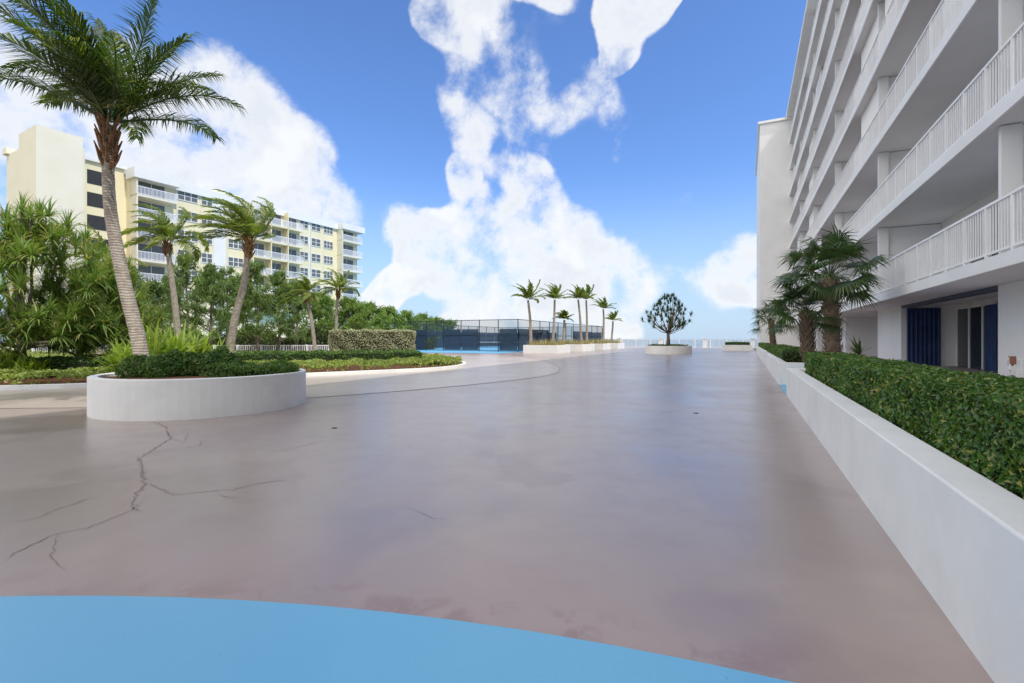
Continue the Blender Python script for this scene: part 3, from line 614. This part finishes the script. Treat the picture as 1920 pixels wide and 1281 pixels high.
for px,py,lb_ in ((627,803,'small dark round floor drain left of the middle of the deck'),(1305,775,'small dark round floor drain farther away on the right of the deck')):
    q=G(px,py); t=thing('floor_drain',lb_,'drain',(q.x,q.y,.0)); MB().tube([(0,0,-.01),(0,0,.006)],.05,20).build('rim',M['drain'],t,False); MB().tube([(0,0,-.01),(0,0,.009)],.03,16).build('grate',M['dark'],t,False)
# ---------------- left building
A=W(-48.7,61.3); ang=math.atan2(.871,.493)+TH
B=thing('apartment_building','cream yellow seven storey apartment block behind the trees on the left','building',(A.x,A.y,0),rz=ang)
def lb(s,name,mat,**k): return s.build(name,M[mat],B,False,**k)
LZ=[.6+2.75*k for k in range(8)]; TOP=22.6; UE=37.4
lb(MB().box(0,UE,0,12,-.5,TOP),'wall','cream')
lb(MB().box(-.3,4.95,-1.75,.6,TOP-.75,TOP+.55).box(4.95,32.4,-.35,.6,TOP-.75,TOP+.35).box(32.4,UE+.3,-1.8,.6,TOP-.75,TOP+.35).box(-.3,UE+.3,.6,12.3,TOP,TOP+.35),'roof','fasc')
lb(MB().box(12,16,3,7,TOP+.36,TOP+1.6),'roof_plant_room','creamlight')
lb(MB().box(-9.0,-4.9,-.3,5,-.5,25.3).box(-4.9,-4.6,.0,4.6,-.5,24.2),'tower','creamlight')
lb(MB().box(-9.0,-3.2,5.002,9.0,-.5,23.6).box(-9.3,-3.0,8.0,9.3,23.6,24.3),'tower_side_block','creamlight')
lb(MB().box(-4.598,-.002,1.2,11,-.5,TOP+.6),'stair_wall','cream')
lb(MB().box(-4.596,0,.9,11,TOP+.6,TOP+.9),'stair_roof','fasc')
def wtemp(w,h,n):
    s=MB(); s.box(-.08,0,-.05,.04,0,h).box(w,w+.08,-.05,.04,0,h).box(-.08,w+.08,-.06,.04,h,h+.08).box(-.08,w+.08,-.09,.04,-.1,0)
    for i in range(1,n): s.box(w*i/n-.05,w*i/n+.05,-.05,.03,0,h)
    s.box(0,w,-.045,.03,h*.5-.04,h*.5+.04)
    o=lb(s,'window','fasc'); p=MB().box(0.0,w,-.02,.03,0,h).build('pane',M['glass2'],o,False); return o
cols=[(5.5,2.5,3),(8.6,1.4,2),(12.4,2.2,3),(24.7,1.5,2),(27.0,1.8,2),(29.6,1.9,3)]
for (u,w,n) in cols:
    t=wtemp(w,1.25,n); t.location=(u,0,LZ[7]+.9)
    for k in range(2,7): cp(t,B,(u,0,LZ[k]+.9))
    lb(MB().box(u-.25,u-.2+.02,-.12,-.001,3,TOP-.76),'pilaster','creamlight')
for u0,u1 in ((10.2,12.0),(26.4,26.7)): lb(MB().box(u0,u1,-.06,-.002,1,TOP-.76),'wall_panel','fasc')
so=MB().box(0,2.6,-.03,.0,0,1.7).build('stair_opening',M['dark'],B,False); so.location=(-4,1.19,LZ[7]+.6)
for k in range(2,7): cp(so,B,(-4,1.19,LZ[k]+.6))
def balc(u0,u1,dp,slabmat,parts=1):
    w=u1-u0
    sl=MB().box(0,w,-dp,0,-.25,0).build('balcony_slab',M[slabmat],B,False)
    s=MB(); s.box(0,w,-dp-.001,-dp+.05,.98,1.05).box(0,w,-dp+.0,-dp+.04,.08,.13); x=0
    while x<w: s.box(x,x+.05,-dp+.005,-dp+.035,.0,.98); x+=.15
    for xx in (0,w-.05):
        s.box(xx,xx+.05,-dp+.06,0,.98,1.05); y=.1
        while y<dp: s.box(xx+.01,xx+.04,-y-.04,-y,0,.98); y+=.17
    ra=s.build('railing',M['rail'],B,False)
    s=MB(); dw=min(3.2,w*.75); s.box(0,.08,-.05,0,0,2.2).box(dw,dw+.08,-.05,0,0,2.2).box(dw/2,dw/2+.06,-.05,0,0,2.2).box(0,dw+.08,-.051,0,2.2,2.28)
    dr=s.build('balcony_door',M['fasc'],B,False); MB().box(.04,dw+.04,-.03,-.001,0.02,2.2).build('pane',M['glass2'],dr,False)
    dv_=MB().box(-.08,.08,-dp,0,0,2.49).build('divider_wall',M[slabmat],B,False)
    for k in range(2,8):
        for t,loc in ((sl,(u0,-.002,LZ[k])),(ra,(u0,0,LZ[k])),(dr,(u0+w*.12,-.002,LZ[k]+.02)),(dv_,(u0,-.002,LZ[k]))):
            if k==2: t.location=loc
            else: cp(t,B,loc)
balc(.1,4.7,1.5,'creamlight'); balc(15.5,18.4,1.3,'cream'); balc(18.5,21.4,1.3,'cream'); balc(21.5,24.3,1.3,'cream'); balc(32.6,37.3,1.5,'creamlight')
# ---------------- world
Wd=bpy.data.worlds.new('World'); S.world=Wd; Wd.use_nodes=True; nt=Wd.node_tree; bg=nt.nodes['Background']
sunv=Vector((16.3,-4,24.8)).normalized(); el=math.asin(sunv.z); az=math.atan2(sunv.x,sunv.y)
sky=N(nt,'ShaderNodeTexSky'); sky.sky_type='NISHITA'; sky.sun_disc=False; sky.sun_elevation=el; sky.sun_rotation=az; sky.air_density=1.0; sky.dust_density=.6; sky.ozone_density=2.0
tc_=N(nt,'ShaderNodeTexCoord'); D=tc_.outputs['Generated']
def warp(src,scale,amt,det=4,rough=.5):
    nz=noise(nt,src,scale,det,0,rough); wv=N(nt,'ShaderNodeVectorMath'); wv.operation='MULTIPLY_ADD'; nt.links.new(nz.outputs['Color'],wv.inputs[0]); wv.inputs[1].default_value=(amt,)*3
    sb=N(nt,'ShaderNodeVectorMath'); sb.operation='SUBTRACT'; nt.links.new(src,sb.inputs[0]); sb.inputs[1].default_value=(amt/2,)*3; nt.links.new(sb.outputs[0],wv.inputs[2]); return wv.outputs[0]
DW=warp(D,5,.05,1.5,.4)
blobs=[(830,110,40),(905,105,62),(980,150,78),(905,195,50),(1040,220,72),(1100,270,62),(1165,265,38),(1010,300,45),(1080,350,55),(1110,430,50),(1180,400,52),(1240,425,58),(1180,490,66),(1270,480,62),(1330,530,68),(1240,550,55),(1390,560,48),
(1040,10,38),(1165,30,36),(60,100,150),(140,210,130),(270,270,120),(350,240,85),(410,300,95),(490,345,70),(570,360,66),(650,385,58),(730,388,50),(800,368,34),(-60,300,150),
(905,455,40),(950,468,26),(800,475,28),(850,498,34),(850,560,40),(930,590,44),(1000,570,42),(1060,548,40),(1130,535,34),(1120,590,50),(765,562,26),(1250,600,55),(1340,600,52),(1345,300,30),(1350,350,28),(1265,330,32)]
acc=None
for (px,py,r) in blobs:
    c=W((px-960)/F,1,(635-py)/F).normalized(); ca=1/math.sqrt(1+((px-960)/F)**2+((635-py)/F)**2); angr=r*1.85/F*math.sqrt(ca)*(.5+.5*ca)
    dn=N(nt,'ShaderNodeVectorMath'); dn.operation='DOT_PRODUCT'; nt.links.new(DW,dn.inputs[0]); dn.inputs[1].default_value=c
    v=mrange(nt,dn.outputs['Value'],math.cos(angr),1.0,0,1,True)
    acc=v if acc is None else math_(nt,'MAXIMUM',acc,v)
nf=noise(nt,warp(D,9,.03,2),10,9,0,.62)
dens=math_(nt,'ADD',math_(nt,'MULTIPLY',acc,1.15),math_(nt,'MULTIPLY',math_(nt,'SUBTRACT',nf.outputs[0],.5),3.6))
gate=mrange(nt,acc,.0,.30)
mask=math_(nt,'MULTIPLY',math_(nt,'MULTIPLY',mrange(nt,dens,.20,1.35),.95),gate)
sh1=mrange(nt,noise(nt,D,9,5).outputs[0],.38,.62); 
ccol=mixc(nt,math_(nt,'MAXIMUM',sh1,mrange(nt,dens,.9,1.6,1,.35)),(5.8,6.2,6.9),(7.6,7.7,7.8))
skyc=mixc(nt,1.0,sky.outputs[0],(.95,1.25,1.72),'MULTIPLY')
sx=N(nt,'ShaderNodeSeparateXYZ'); nt.links.new(D,sx.inputs[0])
skyc=mixc(nt,mrange(nt,sx.outputs[2],-.02,.34,.88,0),skyc,(4.3,5.6,7.1))
fin=mixc(nt,mask,skyc,ccol)
fill_dir=W(-.42,-.38,.82).normalized(); dn=N(nt,'ShaderNodeVectorMath'); dn.operation='DOT_PRODUCT'; nt.links.new(DW,dn.inputs[0]); dn.inputs[1].default_value=fill_dir
fin=mixc(nt,mrange(nt,dn.outputs['Value'],.50,.68,0,.94),fin,(13.3,12.8,12.2))  # added bright cloud bank, unseen above and behind the camera, fills the shade
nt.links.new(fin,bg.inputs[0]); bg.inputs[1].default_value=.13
sl=bpy.data.lights.new('sun','SUN'); sl.energy=3.4; sl.angle=math.radians(.5); sl.color=(1,.95,.87); so_=bpy.data.objects.new('sun',sl); C.objects.link(so_); so_.rotation_euler=sunv.to_track_quat('Z','Y').to_euler()
# ---------------- camera
cd=bpy.data.cameras.new('camera'); cam=bpy.data.objects.new('camera',cd); C.objects.link(cam); cam.location=(0,0,H); cam.rotation_euler=(math.pi/2,0,TH)
cd.sensor_width=36; cd.lens=36*F/1920; cd.shift_y=-5.5/1920; cd.clip_end=20000; cd.clip_start=.05; S.camera=cam
S.view_settings.view_transform='Standard'; S.view_settings.look='None'; S.view_settings.exposure=0
